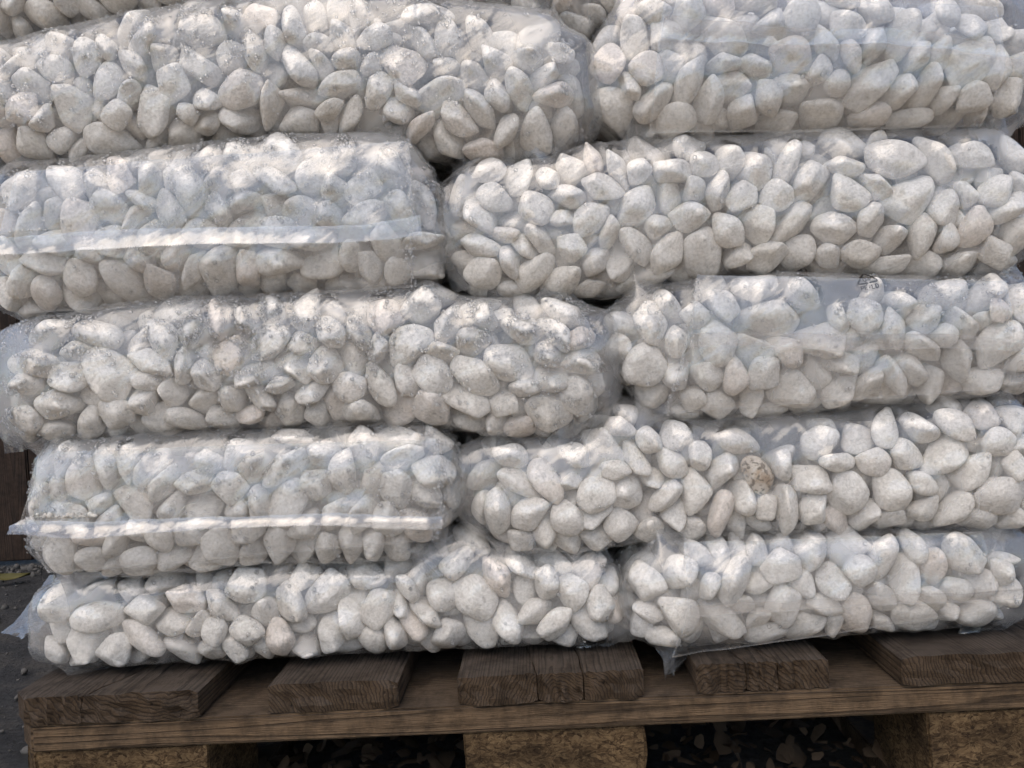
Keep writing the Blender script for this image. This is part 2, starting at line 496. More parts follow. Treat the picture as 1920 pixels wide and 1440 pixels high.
def build_pallet():
    root = empty('wooden_pallet', (0, 0, 0))
    tag(root, 'weathered brown wooden pallet carrying the bagged pebbles', 'pallet')
    rng = np.random.default_rng(21)
    dk, lt = (0.016, 0.010, 0.006), (0.090, 0.057, 0.031)
    X = lambda px, py=1290: float(at_y(px, py, 0.0)[0])
    boards = [  # x0, x1, front y, cracks, pith, chamfer, z offset
        (float(at_y(28, 1280, 0.014)[0]), X(372, 1310), 0.000, [(X(152, 1310), 0.42, 0.0012, 0.35)], (0.05, 0, 0.09), 0.016, 0),
        (X(500, 1310), X(747, 1310), 0.003, [], (-0.10, 0, -0.05), None, 0),
        (X(858, 1290), X(1208, 1290), 0.001, [(X(1008, 1290), -0.16, 0.0010, 0.30), (X(1095, 1290), -0.10, 0.0011, 0.25)], (0.01, 0, -0.016), None, 0),
        (X(1308, 1270), X(1558, 1270), 0.004, [(X(1402, 1270), -0.25, 0.0009, 0.2), (X(1462, 1270), -0.28, 0.0010, 0.2)], (-0.02, 0, -0.04), None, 0),
        (X(1690, 1250), X(1690, 1250) + 0.143, 0.000, [], (0.045, 0, 0.026), None, 0),
    ]
    for i, (x0, x1, yf, cracks, pith, ch, dz) in enumerate(boards):
        xm = (x0 + x1) / 2
        mat = mat_wood('deck_wood_%d' % i, 'y', (pith[0], pith[1], pith[2]), 330 + 40 * (i % 3), dk, lt, (0.070, 0.056, 0.045), 0.7)
        me = cracked_board(x0 - xm, x1 - xm, 0, 1.195, -0.011, 0.011, [(c[0] - xm, *c[1:]) for c in cracks], mat, 'deck_board', rng, ch)
        obj('deck_board', me, root, (xm, yf, 0.133))
    # cross boards under the deck
    ms = mat_wood('stringer_wood', 'x', (0, -0.10, -0.055), 430, (0.028, 0.018, 0.010), (0.155, 0.102, 0.058), (0.095, 0.075, 0.058), 0.45)
    xl, xr = float(at_y(38, 1360, 0.018)[0]), 0.404
    for k, yy in enumerate((0.0015, 0.528, 1.05)):
        c = 0.020
        poly = [(xl + c, yy), (xr - c, yy), (xr, yy + c), (xr, yy + 0.145), (xl, yy + 0.145), (xl, yy + c)] if k == 0 else \
               [(xl, yy), (xr, yy), (xr, yy + 0.145), (xl, yy + 0.145)]
        poly = [(px, py - yy) for px, py in poly]
        me = prism(poly, -0.011, 0.0105, ms, 'cross_board')
        obj('cross_board', me, root, (0, yy, 0.111))
    bx = [(float(at_y(46, 1400, 0.018)[0]), X(385, 1400)), (X(870, 1400), X(1212, 1400)), (X(1745, 1360), X(1745, 1360) + 0.145)]
    for k, yy in enumerate((0.004, 0.53, 1.05)):
        for j, (a, b) in enumerate(bx):
            c = 0.018
            d = 0.10 if k != 1 else 0.145
            poly = [(a, 0), (b, 0), (b, d), (a, d)]
            if k == 0 and j == 0: poly = [(a + c, 0), (b, 0), (b, d), (a, d), (a, c)]
            me = prism([(px - a, py) for px, py in poly], 0, 0.0775, M_CHIP, 'block')
            bm = bmesh.new(); bm.from_mesh(me)
            bmesh.ops.subdivide_edges(bm, edges=bm.edges[:], cuts=6, use_grid_fill=True)
            for v in bm.verts:
                v.co += Vector(rng.normal(0, 0.0005, 3))
            bm.to_mesh(me); bm.free()
            obj('block', me, root, (a, yy, 0.0222))
    for j, (a, b) in enumerate(bx):
        w = b - a
        me = prism([(0, 0), (w, 0), (w, 1.19), (0, 1.19)], 0, 0.0215, ms, 'base_board')
        obj('base_board', me, root, (a, 0.006, 0.0))
    return root
build_pallet()

# ------------------------------------------------------------------ pebble shapes
def ico(sub):
    bm = bmesh.new(); bmesh.ops.create_icosphere(bm, subdivisions=sub, radius=1)
    v = np.array([x.co[:] for x in bm.verts]); f = np.array([[q.index for q in x.verts] for x in bm.faces]); bm.free()
    return v, f
ICO_HI, ICO_LO = ico(4), ico(2)
NVAR = 44
_vr = np.random.default_rng(3)
VARIANTS = []
def make_variant(r):
    nf = r.integers(10, 17)
    i = np.arange(nf) + 0.5
    ph = np.arccos(1 - 2 * i / nf); th = math.pi * (1 + 5 ** 0.5) * i + r.random() * 6
    N = np.stack([np.cos(th) * np.sin(ph), np.sin(th) * np.sin(ph), np.cos(ph)], -1) + r.normal(0, 0.25, (nf, 3))
    N /= np.linalg.norm(N, axis=1)[:, None]
    h = r.uniform(0.84, 1.10, nf)
    k = r.uniform(5.5, 11)
    a = 0.0176 * r.uniform(0.85, 1.2); b = 0.0136 * r.uniform(0.85, 1.16); c = 0.0105 * r.uniform(0.75, 1.12)
    sd = int(r.integers(1e6))
    def shape(D):
        s = np.maximum(D @ N.T / h, 1e-6) ** k
        rad = s.sum(1) ** (-1 / k)
        rad = np.minimum(rad, 1.35)
        P = D * rad[:, None]
        P = P * (1 + 0.035 * vnoise(D, 3.0, sd) + 0.012 * vnoise(D, 8.0, sd + 1))[:, None]
        return P
    P = shape(ICO_HI[0]); ext = (P.max(0) - P.min(0)) / 2; mid = (P.max(0) + P.min(0)) / 2
    S = np.array([a, b, c]) / ext
    P = (P - mid) * S; L = (shape(ICO_LO[0]) - mid) * S
    rr = c * 0.98
    offs = np.array([[0, 0, 0], [a - rr, 0, 0], [rr - a, 0, 0], [0, b - rr, 0], [0, rr - b, 0]]) * 0.98
    return dict(mesh=mesh_from('pebble', P, ICO_HI[1], M_PEB), lo=L, offs=offs, r=rr, a=a, vol=4 / 3 * math.pi * a * b * c)
for _ in range(NVAR):
    VARIANTS.append(make_variant(_vr))
MEANVOL = np.mean([v['vol'] for v in VARIANTS])

# ------------------------------------------------------------------ bag volumes
RE = 0.040          # how far the rounded edge reaches in from the plan outline
PEX = 3.0
class Bag:
    def __init__(s, key, top, bot, xl, xr, yf, depth, yaw=0.0, rc=0.030, yc=0.05, earl=0.0, earr=0.0):
        s.key = key
        P = [at_y(x, y, yc) for x, y in top]; s.tx = np.array([p[0] for p in P]); s.tz = np.array([p[2] for p in P])
        P = [at_y(x, y, yc) for x, y in bot]; s.bx = np.array([p[0] for p in P]); s.bz = np.array([p[2] for p in P])
        ym = (top[0][1] + bot[0][1]) / 2
        s.x0 = float(at_y(xl, ym, yf + 0.03)[0]); s.x1 = float(at_y(xr, (top[-1][1] + bot[-1][1]) / 2, yf + 0.03)[0])
        s.yf, s.depth, s.yaw, s.rc = yf, depth, yaw, rc
        s.earl, s.earr = earl, earr
        s.cx, s.cy = (s.x0 + s.x1) / 2, yf + depth / 2
        s.hx, s.hy = (s.x1 - s.x0) / 2, depth / 2
        # smooth the height lines a little
        xs = np.linspace(s.x0 - 0.05, s.x1 + 0.05, 160)
        ker = np.hanning(11); ker /= ker.sum()
        sm = lambda v: np.convolve(np.pad(v, 5, mode='edge'), ker, 'valid')
        s.gx = xs; s.gt = sm(np.interp(xs, s.tx, s.tz)) + 0.0045; s.gb = sm(np.interp(xs, s.bx, s.bz)) - 0.0045
        s.base = np.array([s.cx, s.cy, float(s.gb.min())])
    def lines(s, x):
        return np.interp(x, s.gx, s.gt), np.interp(x, s.gx, s.gb)
    def local(s, x, y):
        c, n = math.cos(s.yaw), math.sin(s.yaw)
        # yaw about the front-left corner
        dx, dy = x - s.x0, y - s.yf
        return dx * c + dy * n - s.hx, -dx * n + dy * c - s.hy
    def world(s, lx, ly):
        c, n = math.cos(s.yaw), math.sin(s.yaw)
        a, b = lx + s.hx, ly + s.hy
        return s.x0 + a * c - b * n, s.yf + a * n + b * c
    def e(s, x, y):
        lx, ly = s.local(x, y)
        qx = np.abs(lx) - s.hx + s.rc; qy = np.abs(ly) - s.hy + s.rc
        return -(np.sqrt(np.maximum(qx, 0) ** 2 + np.maximum(qy, 0) ** 2) + np.minimum(np.maximum(qx, qy), 0) - s.rc)
    def F(s, P):
        x, y, z = P[..., 0], P[..., 1], P[..., 2]
        t, b = s.lines(x)
        w = np.abs((z - (t + b) / 2) / np.maximum((t - b) / 2 - 0.001, 0.01))
        u = np.maximum(RE - s.e(x, y), 0) / RE
        return (u ** PEX + w ** PEX) ** (1 / PEX) + 1e-9
    def dist(s, P):
        h = 2e-4
        f0 = s.F(P)
        g = np.stack([s.F(P + np.eye(3)[i] * h) - f0 for i in range(3)], -1) / h
        gn = np.linalg.norm(g, axis=-1) + 1e-6
        return (1 - f0) / gn, g / gn[..., None]

BAND, BACK = 0.058, 0.125
def rodrigues(w):
    th = np.linalg.norm(w, axis=1) + 1e-12
    k = w / th[:, None]
    K = np.zeros((len(w), 3, 3))
    K[:, 0, 1], K[:, 0, 2], K[:, 1, 0], K[:, 1, 2], K[:, 2, 0], K[:, 2, 1] = -k[:, 2], k[:, 1], k[:, 2], -k[:, 0], -k[:, 1], k[:, 0]
    s, c = np.sin(th)[:, None, None], np.cos(th)[:, None, None]
    return np.eye(3) + s * K + (1 - c) * (K @ K)

def pack(bag, seed, fill=0.60, iters=160):
    """grow and push apart rigid pebbles inside the bag until they lie against the film and each other"""
    rng = np.random.default_rng(seed)
    zlo, zhi = bag.gb.min(), bag.gt.max()
    C = rng.random((60000, 3)) * [bag.x1 - bag.x0 + 0.04, BACK + 0.06, zhi - zlo] + [bag.x0 - 0.02, bag.yf - 0.01, zlo]
    boxv = (bag.x1 - bag.x0 + 0.04) * (BACK + 0.06) * (zhi - zlo)
    def inside(P, f=1.0):
        lx, ly = bag.local(P[:, 0], P[:, 1])
        return (bag.F(P) < f) & (bag.e(P[:, 0], P[:, 1]) < BAND) & (ly + bag.hy < BACK)
    ok = inside(C)
    vol = boxv * ok.mean()
    N = int(fill * vol / MEANVOL)
    C = C[inside(C, 0.8)]
    p = C[rng.choice(len(C), N, replace=False)].copy()
    vi = rng.integers(0, NVAR, N)
    size = np.clip(np.exp(rng.normal(-0.03, 0.135, N)), 0.70, 1.22)
    Q = rodrigues(rng.normal(size=(N, 3)) * 2.0)
    offs = np.stack([VARIANTS[i]['offs'] for i in vi]) * size[:, None, None]
    rad = np.array([VARIANTS[i]['r'] for i in vi]) * size
    big = np.array([VARIANTS[i]['a'] for i in vi]) * size
    for it in range(iters):
        g = min(1.0, 0.5 + 0.5 * it / (iters * 0.55))
        off = np.einsum('nij,nkj->nki', Q, offs) * g
        S = p[:, None] + off
        r = rad * g
        if it % 6 == 0:
            d2 = ((p[:, None] - p[None]) ** 2).sum(-1)
            lim = (big[:, None] + big[None]) * max(g, 0.7) + 0.002
            I, J = np.nonzero(np.triu(d2 < lim ** 2, 1))
        dp = np.zeros_like(p); dw = np.zeros_like(p)
        D = S[I][:, :, None] - S[J][:, None]
        dist = np.sqrt((D ** 2).sum(-1)).reshape(len(I), 25)
        k = dist.argmin(1); dm = dist[np.arange(len(I)), k]
        pen = r[I] + r[J] - dm
        a = pen > 0
        if a.any():
            Ia, Ja, ka = I[a], J[a], k[a]
            n = D.reshape(len(I), 25, 3)[a][np.arange(a.sum()), ka] / (dm[a][:, None] + 1e-9)
            push = n * (pen[a] * 0.30)[:, None]
            la = off[Ia, ka // 5] - n * r[Ia][:, None]; lb = off[Ja, ka % 5] + n * r[Ja][:, None]
            np.add.at(dp, Ia, push); np.add.at(dp, Ja, -push)
            np.add.at(dw, Ia, np.cross(la, push) / (0.5 * big[Ia] ** 2)[:, None])
            np.add.at(dw, Ja, np.cross(lb, -push) / (0.5 * big[Ja] ** 2)[:, None])
        d, gn = bag.dist(S)
        pw = r[:, None] - d
        kk = pw.argmax(1); pm = pw[np.arange(N), kk]
        aw = pm > 0
        gg = gn[np.arange(N), kk]
        push = -gg * (np.maximum(pm, 0) * 1.0)[:, None]
        dp += push
        lw = off[np.arange(N), kk] + gg * r[:, None]
        dw += np.cross(lw, push) / (0.5 * big ** 2)[:, None]
        # keep to the outer layers, and press outwards
        ee = bag.e(p[:, 0], p[:, 1])
        h = 3e-4
        ge = np.stack([bag.e(p[:, 0] + h, p[:, 1]) - ee, bag.e(p[:, 0], p[:, 1] + h) - ee, np.zeros(N)], -1) / h
        dp -= ge * np.maximum(ee - BAND, 0)[:, None] * 0.5
        ly = bag.local(p[:, 0], p[:, 1])[1] + bag.hy
        dp[:, 1] -= np.maximum(ly - BACK, 0) * 0.5
        if it < iters * 0.85:
            dp -= ge * 0.00022
            dp[:, 2] -= 0.00012
        p += np.clip(dp, -0.006, 0.006)
        if it > iters * 0.8:                       # the film wins over the crowd
            d, gn = bag.dist(p[:, None] + off)
            pw = r[:, None] - d; kk = pw.argmax(1); pm = pw[np.arange(N), kk]
            p -= gn[np.arange(N), kk] * np.maximum(pm, 0)[:, None]
        Q = rodrigues(np.clip(dw, -0.35, 0.35)) @ Q
    U, _, Vt = np.linalg.svd(Q)
    return p, U @ Vt, vi, size

def film_grid(bag):
    """parametric bag skin: loops around the plan outline x profile from top to bottom"""
    hx, hy, rc = bag.hx, bag.hy, bag.rc
    segs = []
    def line(a, b, n, nrm):
        t = np.linspace(0, 1, n, endpoint=False)[:, None]
        segs.append((np.array(a) * (1 - t) + np.array(b) * t, np.tile(nrm, (n, 1)), np.zeros(n)))
    def arc(c, a0, a1, n):
        t = np.linspace(a0, a1, n, endpoint=False)
        d = np.stack([np.cos(t), np.sin(t)], -1)
        segs.append((np.tile(c, (n, 1)) + d * rc, d, np.ones(n)))
    st = 0.0022
    nfx = int((2 * hx - 2 * rc) / st); ncorn = max(10, int(rc * 1.57 / st)); ns = 26
    line((-hx + rc, -hy), (hx - rc, -hy), nfx, (0, -1))
    arc((hx - rc, -hy + rc), -math.pi / 2, 0, ncorn)
    line((hx, -hy + rc), (hx, -hy + rc + 0.06), ns, (1, 0))
    line((hx, -hy + rc + 0.06), (hx, hy - rc), 16, (1, 0))
    arc((hx - rc, hy - rc), 0, math.pi / 2, 6)
    line((hx - rc, hy), (-hx + rc, hy), 16, (0, 1))
    arc((-hx + rc, hy - rc), math.pi / 2, math.pi, 6)
    line((-hx, hy - rc), (-hx, -hy + rc + 0.06), 16, (-1, 0))
    line((-hx, -hy + rc + 0.06), (-hx, -hy + rc), ns, (-1, 0))
    arc((-hx + rc, -hy + rc), math.pi, 1.5 * math.pi, ncorn)
    B = np.concatenate([a for a, _, _ in segs]); Nn = np.concatenate([b for _, b, _ in segs])
    # profile by arc length
    ph = np.linspace(0, math.pi, 400)
    w = np.sign(np.cos(ph)) * np.abs(np.cos(ph)) ** (2 / PEX); u = np.abs(np.sin(ph)) ** (2 / PEX)
    ln = np.concatenate([[0], np.cumsum(np.hypot(np.diff(w) * 0.05, np.diff(u) * RE))])
    nt = 68
    tt = np.linspace(0, ln[-1], nt)
    w = np.interp(tt, ln, w); u = np.interp(tt, ln, u)
    ins = RE * (1 - u)
    inner = [0.03, 0.6, 0.9]
    kin = np.concatenate([[0.05, 0.45, 0.8], np.ones(nt), [0.8, 0.45, 0.05]])
    ins = np.concatenate([[RE] * 3, ins, [RE] * 3]); w = np.concatenate([[1] * 3, w, [-1] * 3])
    isarc = np.concatenate([c for _, _, c in segs])
    cap = np.where(isarc > 0, rc, 1.0)
    L = B[:, None, :] - Nn[:, None, :] * np.minimum(ins[None, :], cap[:, None])[..., None]
    L = L * kin[None, :, None]
    lx = L[..., 0] + np.where(L[..., 0] > 0, bag.earr, -bag.earl) * np.clip(np.abs(L[..., 0]) / hx - 0.80, 0, 0.2) / 0.2
    x, y = bag.world(lx, L[..., 1])
    xe = np.clip(x, bag.x0 - 0.03, bag.x1 + 0.03)
    t, b = bag.lines(xe)
    z = (t + b) / 2 + w[None, :] * (t - b) / 2
    P = np.stack([x, y, z], -1)
    return P, nfx, ncorn, ns

def normals(P):
    du = np.roll(P, -1, 0) - np.roll(P, 1, 0)
    dv = np.gradient(P, axis=1)
    n = np.cross(dv, du)
    n /= np.linalg.norm(n, axis=-1, keepdims=True) + 1e-12
    return n

BAGS = {}
SPECK_PX = (1428, 893)

def build_bag(bag, seed, label, drops=0.0, group=None, fill=0.60, panel=None, fin=None, dropzone=0.0, wrinkle=1.0):
    rng = np.random.default_rng(seed + 1000)
    root = empty('pebble_bag', tuple(bag.base))
    tag(root, label, 'bag', group)
    p, Q, vi, size = pack(bag, seed, fill)
    N = len(p)
    # ---- pebbles
    order = np.argsort(bag.e(p[:, 0], p[:, 1]) + 0.3 * np.maximum(0, p[:, 1] - bag.yf - 0.08))
    keep = set(order[:300].tolist())
    V, Fc, nv = [], [], 0
    CV, CF, cn = [], [], 0
    special = None
    if bag.key == 'D2':
        best = None
        for qx in range(-40, 41, 20):
            for qy in range(-30, 31, 15):
                d = ray(SPECK_PX[0] + qx, SPECK_PX[1] + qy)
                t = (p - CAM) @ d; perp = np.linalg.norm(p - CAM - t[:, None] * d, axis=1)
                t = np.where(perp < 0.009 * size, t, 9.0)
                i = int(t.argmin()); sc = t[i] + 0.0002 * math.hypot(qx, qy) - 0.02 * size[i]
                if best is None or sc < best[0]: best = (sc, i)
        special = best[1]
    for i in range(N):
        var = VARIANTS[vi[i]]
        lo = (var['lo'] * size[i]) @ Q[i].T + p[i]
        V.append(lo); Fc.append(ICO_LO[1] + nv); nv += len(lo)
        if i in keep:
            o = bpy.data.objects.new('pebble', var['mesh'])
            M = Matrix(Q[i]).to_4x4()
            M.translation = Vector(p[i] - bag.base)
            o.matrix_local = M @ Matrix.Scale(size[i], 4)
            link(o, root)
            if i == special:
                o.data = var['mesh'].copy(); o.data.materials[0] = M_SPK
                o['label'] = 'brown speckled pebble among the white ones'
        else:
            CV.append(lo - bag.base); CF.append(ICO_LO[1] + cn); cn += len(lo)
    # ---- interior filling (never seen singly)
    sp = 0.031
    gx, gy, gz = np.meshgrid(np.arange(bag.x0 + 0.03, bag.x1 - 0.03, sp), np.arange(bag.yf + 0.05, bag.yf + min(bag.depth, 0.30) - 0.03, sp), np.arange(bag.gb.min() + 0.01, bag.gt.max(), 0.024), indexing='ij')
    G = np.stack([gx, gy, gz], -1).reshape(-1, 3) + rng.normal(0, 0.004, (gx.size, 3))
    lyb = bag.local(G[:, 0], G[:, 1])[1] + bag.hy
    ee = bag.e(G[:, 0], G[:, 1])
    dd, _ = bag.dist(G)
    G = G[(dd > 0.011) & ((ee > BAND + 0.008) | ((lyb > BACK + 0.01) & (ee > 0.012)))]
    QQ = rodrigues(rng.normal(size=(len(G), 3)) * 2)
    for i in range(len(G)):
        lo = VARIANTS[int(rng.integers(NVAR))]['lo'] @ QQ[i].T + G[i]
        CV.append(lo - bag.base); CF.append(ICO_LO[1] + cn); cn += len(lo)
    core = obj('pebble_filling', mesh_from('pebble_filling', np.concatenate(CV), np.concatenate(CF), M_PEB), root)
    tag(core, kind='stuff')
    V = np.concatenate(V); Fc = np.concatenate(Fc)
    bvh = BVHTree.FromPolygons(V.tolist(), Fc.tolist())
    # ---- film pulled tight over the stones
    P, nfx, ncorn, ns = film_grid(bag)
    n = normals(P)
    ns_, nt = P.shape[:2]
    O = np.full((ns_, nt), -0.02)
    front = np.zeros(ns_, bool); front[:nfx + ncorn + ns] = True; front[-(ncorn + ns):] = True
    for i in np.nonzero(front)[0]:
        for j in range(2, nt - 2):
            q = P[i, j]; nn = n[i, j]
            h = bvh.ray_cast(Vector(q + nn * 0.028), Vector(-nn), 0.06)
            if h[3] is not None:
                O[i, j] = 0.028 - h[3]
    O0 = O.copy()
    earx = np.clip((np.abs(bag.local(P[..., 0], P[..., 1])[0]) - bag.hx + 0.012) / 0.012, 0, 1)
    lim = -0.011 * (1 - earx) - 0.002 * earx
    lim[~front] = 0
    Od = np.maximum(O, np.maximum(np.roll(O, 1, 0), np.roll(O, -1, 0)) - 0.0004)
    Od = np.maximum(Od, np.maximum(np.pad(Od, ((0, 0), (1, 0)), mode='edge')[:, :-1], np.pad(Od, ((0, 0), (0, 1)), mode='edge')[:, 1:]) - 0.0004)
    Ob = np.maximum(Od + 0.0008, lim)
    h = np.maximum(Ob, 0.0)
    for it in range(60):
        hs = 0.25 * (np.roll(h, 1, 0) + np.roll(h, -1, 0) + np.concatenate([h[:, :1], h[:, :-1]], 1) + np.concatenate([h[:, 1:], h[:, -1:]], 1))
        h = np.maximum(Ob, hs - 0.000075)
    gap = h - O0
    free = np.clip((gap - 0.0006) / 0.0035, 0, 1)
    for _ in range(2):
        free = 0.25 * (np.roll(free, 1, 0) + np.roll(free, -1, 0) + np.pad(free, ((0, 0), (1, 1)), mode='edge')[:, 2:] + np.pad(free, ((0, 0), (1, 1)), mode='edge')[:, :-2])
    cr = crumple(P + seed * 0.37)
    h = h + wrinkle * (0.0026 * free + 0.0006 + 0.0070 * earx) * cr
    # pulled creases: long thin ridges crossing the skin
    ai = np.arange(ns_)[:, None] * 0.0022; bj = np.arange(nt)[None, :] * 0.0022
    for _ in range(34):
        i0 = rng.integers(-(ncorn + 10), nfx + ncorn + 10); j0 = rng.integers(8, nt - 8)
        ang = rng.choice([rng.normal(0.0, 0.35), rng.normal(1.2, 0.4), rng.normal(-1.2, 0.4)])
        da = ai - i0 * 0.0022; db = bj - j0 * 0.0022
        if i0 < 0: da = np.where(ai > ns_ * 0.0011, ai - ns_ * 0.0022 - i0 * 0.0022, da)
        al = da * math.cos(ang) + db * math.sin(ang); ac = -da * math.sin(ang) + db * math.cos(ang)
        ac = ac - 0.15 * al ** 2 / 0.05 * rng.uniform(-0.3, 0.3)
        ln = rng.uniform(0.012, 0.045)
        h = h + front[:, None] * rng.uniform(0.0004, 0.0014) * wrinkle * np.exp(-(ac / 0.0021) ** 2) * np.clip(1 - (np.abs(al) / ln) ** 2, 0, 1)
    FP = P + n * h[..., None]
    fog = np.clip((gap - 0.0018) / 0.010, 0, 1)
    up = np.clip(1.15 - np.linspace(0, 1, nt)[None, :] * 1.5, 0.0, 1) + 0 * gap
    cl = vnoise(P, 45, seed) * 0.6 + vnoise(P, 120, seed + 5) * 0.5
    fog = fog * (1 + 0.35 * vnoise(P, 70, seed + 9))
    fog += min(drops, 1.0) * 0.9 * free * up * np.clip(cl + 0.25, 0, 1.2)
    fog[~front] = 0.4
    faces = grid_faces(ns_, nt, True)[:, ::-1].copy()
    me = mesh_from('film', (FP - bag.base).reshape(-1, 3), faces, M_FILM)
    at = me.attributes.new('fog', 'FLOAT', 'POINT'); at.data.foreach_set('value', fog.astype(np.float32).ravel())
    film = obj('film', me, root)
    fbvh = BVHTree.FromPolygons(FP.reshape(-1, 3).tolist(), faces.tolist())
    bag.fbvh = fbvh; bag.root = root
    def front_hit(x, z):
        r = fbvh.ray_cast(Vector((x, bag.yf - 0.2, z)), Vector((0, 1, 0)), 0.6)
        return r[0].y if r[0] is not None else bag.yf + 0.05
    bag.front_hit = front_hit
    # ---- condensation
    if drops > 0:
        nrm = normals(FP)
        wgt = np.clip((gap - 0.0009) / 0.0008, 0.02, 1) * np.clip((0.0075 - gap) / 0.003, 0.12, 1) * (up + 0.04) * np.exp(1.3 * cl)
        wgt[~front] = 0; wgt[:, :12] = 0; wgt[:, -14:] = 0
        wgt = wgt.ravel() / wgt.sum()
        nd = int(drops * 3200)
        idx = rng.choice(wgt.size, nd, p=wgt)
        C = FP.reshape(-1, 3)[idx] + rng.normal(0, 0.0009, (nd, 3))
        D = nrm.reshape(-1, 3)[idx]
        add_drops(root, bag, C, D, rng)
    return root

_dv, _df = ico(1)
def add_drops(root, bag, C, D, rng, lo=0.00045, med=0.00090):
    nd = len(C)
    r = np.clip(lo + rng.gamma(1.5, (med - lo) / 1.2, nd), lo, 0.0021)
    h = np.where(np.abs(D[:, 2:]) < 0.9, [[0, 0, 1.0]], [[1.0, 0, 0]])
    A = np.cross(D, h); A /= np.linalg.norm(A, axis=1)[:, None] + 1e-9
    B = np.cross(D, A)
    V = C[:, None] + r[:, None, None] * (A[:, None] * _dv[None, :, :1] + B[:, None] * _dv[None, :, 1:2] + D[:, None] * _dv[None, :, 2:] * 0.6) - D[:, None] * r[:, None, None] * 0.1
    F = (_df[None] + (np.arange(nd) * len(_dv))[:, None, None]).reshape(-1, 3)
    o = obj('condensation', mesh_from('condensation', (V - bag.base).reshape(-1, 3), F, M_DROP), root)
    tag(o, kind='stuff')

# ------------------------------------------------------------------ extra film pieces
def lerp_line(pts, n):
    pts = np.array(pts, float)
    d = np.concatenate([[0], np.cumsum(np.hypot(*np.diff(pts, axis=0).T))])
    t = np.linspace(0, d[-1], n)
    return np.stack([np.interp(t, d, pts[:, 0]), np.interp(t, d, pts[:, 1])], -1)

def px_sheet(bag, name, la, lb, n, m, mat, lift=0.0015, maxback=0.012, amp=0.0012, teeth=0.0, fogv=0.5, seed=0, curl=0.0, smooth_front=6):
    """loose film between two pixel polylines, lying on the bag's own front skin"""
    A, B = lerp_line(la, n), lerp_line(lb, n)
    t = np.linspace(0, 1, m)
    px = A[:, None] * (1 - t[None, :, None]) + B[:, None] * t[None, :, None]
    yref = bag.yf + 0.006
    X = np.array([[at_y(*q, yref) for q in row] for row in px])
    Y = np.array([[bag.front_hit(X[i, j, 0], X[i, j, 2]) for j in range(m)] for i in range(n)])
    Y = np.minimum(Y, bag.yf + maxback)
    for q in range(smooth_front):
        Pd = np.pad(Y, 1, mode='edge')
        if q < 2:
            Y = np.min([Pd[a:a + n, b:b + m] for a in range(3) for b in range(3)], axis=0); continue
        Y = np.minimum(Y, 0.25 * (Pd[2:, 1:-1] + Pd[:-2, 1:-1] + Pd[1:-1, 2:] + Pd[1:-1, :-2]))
    wob = 0.6 + 0.8 * vnoise(X, 38, seed + 3)[:, :1]
    X[..., 1] = Y - lift - curl * wob * t[None, :] ** 2
    rr = np.random.default_rng(seed)
    c = crumple(X * 1.3 + seed * 0.21)
    X[..., 1] -= amp * c
    X[..., 2] += amp * 0.8 * (crumple(X * 0.9 + 3 + seed) - 0.5)
    X[..., 2] += 0.0011 * vnoise(X * [1, 0, 0], 30, seed + 8) if teeth else 0.0
    if teeth:
        z = np.abs((np.arange(n) / 2.0) % 1.0 - 0.5) * 2
        X[:, -1, 2] += np.sign(X[0, -1, 2] - X[0, 0, 2]) * teeth * (z - 0.5)
    me = mesh_from(name, X.reshape(-1, 3) - bag.base, grid_faces(n, m), mat)
    at = me.attributes.new('fog', 'FLOAT', 'POINT'); at.data.foreach_set('value', (fogv + 2.2 * (np.minimum.outer(np.minimum(np.arange(n), np.arange(n)[::-1]), np.minimum(np.arange(m), np.arange(m)[::-1])) < 1)).astype(np.float32).ravel())
    return obj(name, me, bag.root), X

def loose_sheet(bag, name, la, lb, ys, n, m, mat, amp=0.003, seed=0, ragged=0.0):
    """free-hanging flap between two pixel polylines at given depths"""
    A, B = lerp_line(la, n), lerp_line(lb, n)
    t = np.linspace(0, 1, m)
    px = A[:, None] * (1 - t[None, :, None]) + B[:, None] * t[None, :, None]
    y = np.linspace(ys[0], ys[1], m)[None, :] + np.linspace(0, ys[2], n)[:, None]
    X = np.array([[at_y(*px[i, j], y[i, j]) for j in range(m)] for i in range(n)])
    X[..., 1] += amp * (crumple(X * 1.7 + seed) - 0.5) * 2
    if ragged:
        rr = np.random.default_rng(seed)
        X[:, -1] += rr.normal(0, ragged, (n, 3))
    me = mesh_from(name, X.reshape(-1, 3) - bag.base, grid_faces(n, m), mat)
    at = me.attributes.new('fog', 'FLOAT', 'POINT'); at.data.foreach_set('value', np.full(n * m, 0.8, np.float32))
    return obj(name, me, bag.root)

def crumbs(bag, pts, n, seed, spread=0.003):
    rr = np.random.default_rng(seed)
    L = lerp_line(pts, n)
    V, F, k = [], [], 0
    for i in range(n):
        q = at_y(L[i, 0] + rr.normal(0, 2), L[i, 1], bag.yf + 0.01)
        y = bag.front_hit(q[0], q[2]) - 0.0008
        s = np.clip(rr.gamma(1.1, 0.0007), 0.0002, 0.0035)
        c = np.array([q[0], y, q[2] + s * 0.6 + abs(rr.normal(0, 0.0006))])
        v = _dv * s * rr.uniform(0.6, 1.2, 3) * rr.uniform(0.55, 1.3, (len(_dv), 1)) + c
        V.append(v - bag.base); F.append(_df + k); k += len(v)
    o = obj('stone_crumbs', mesh_from('stone_crumbs', np.concatenate(V), np.concatenate(F), M_CRUMB, False), bag.root)
    tag(o, kind='stuff')

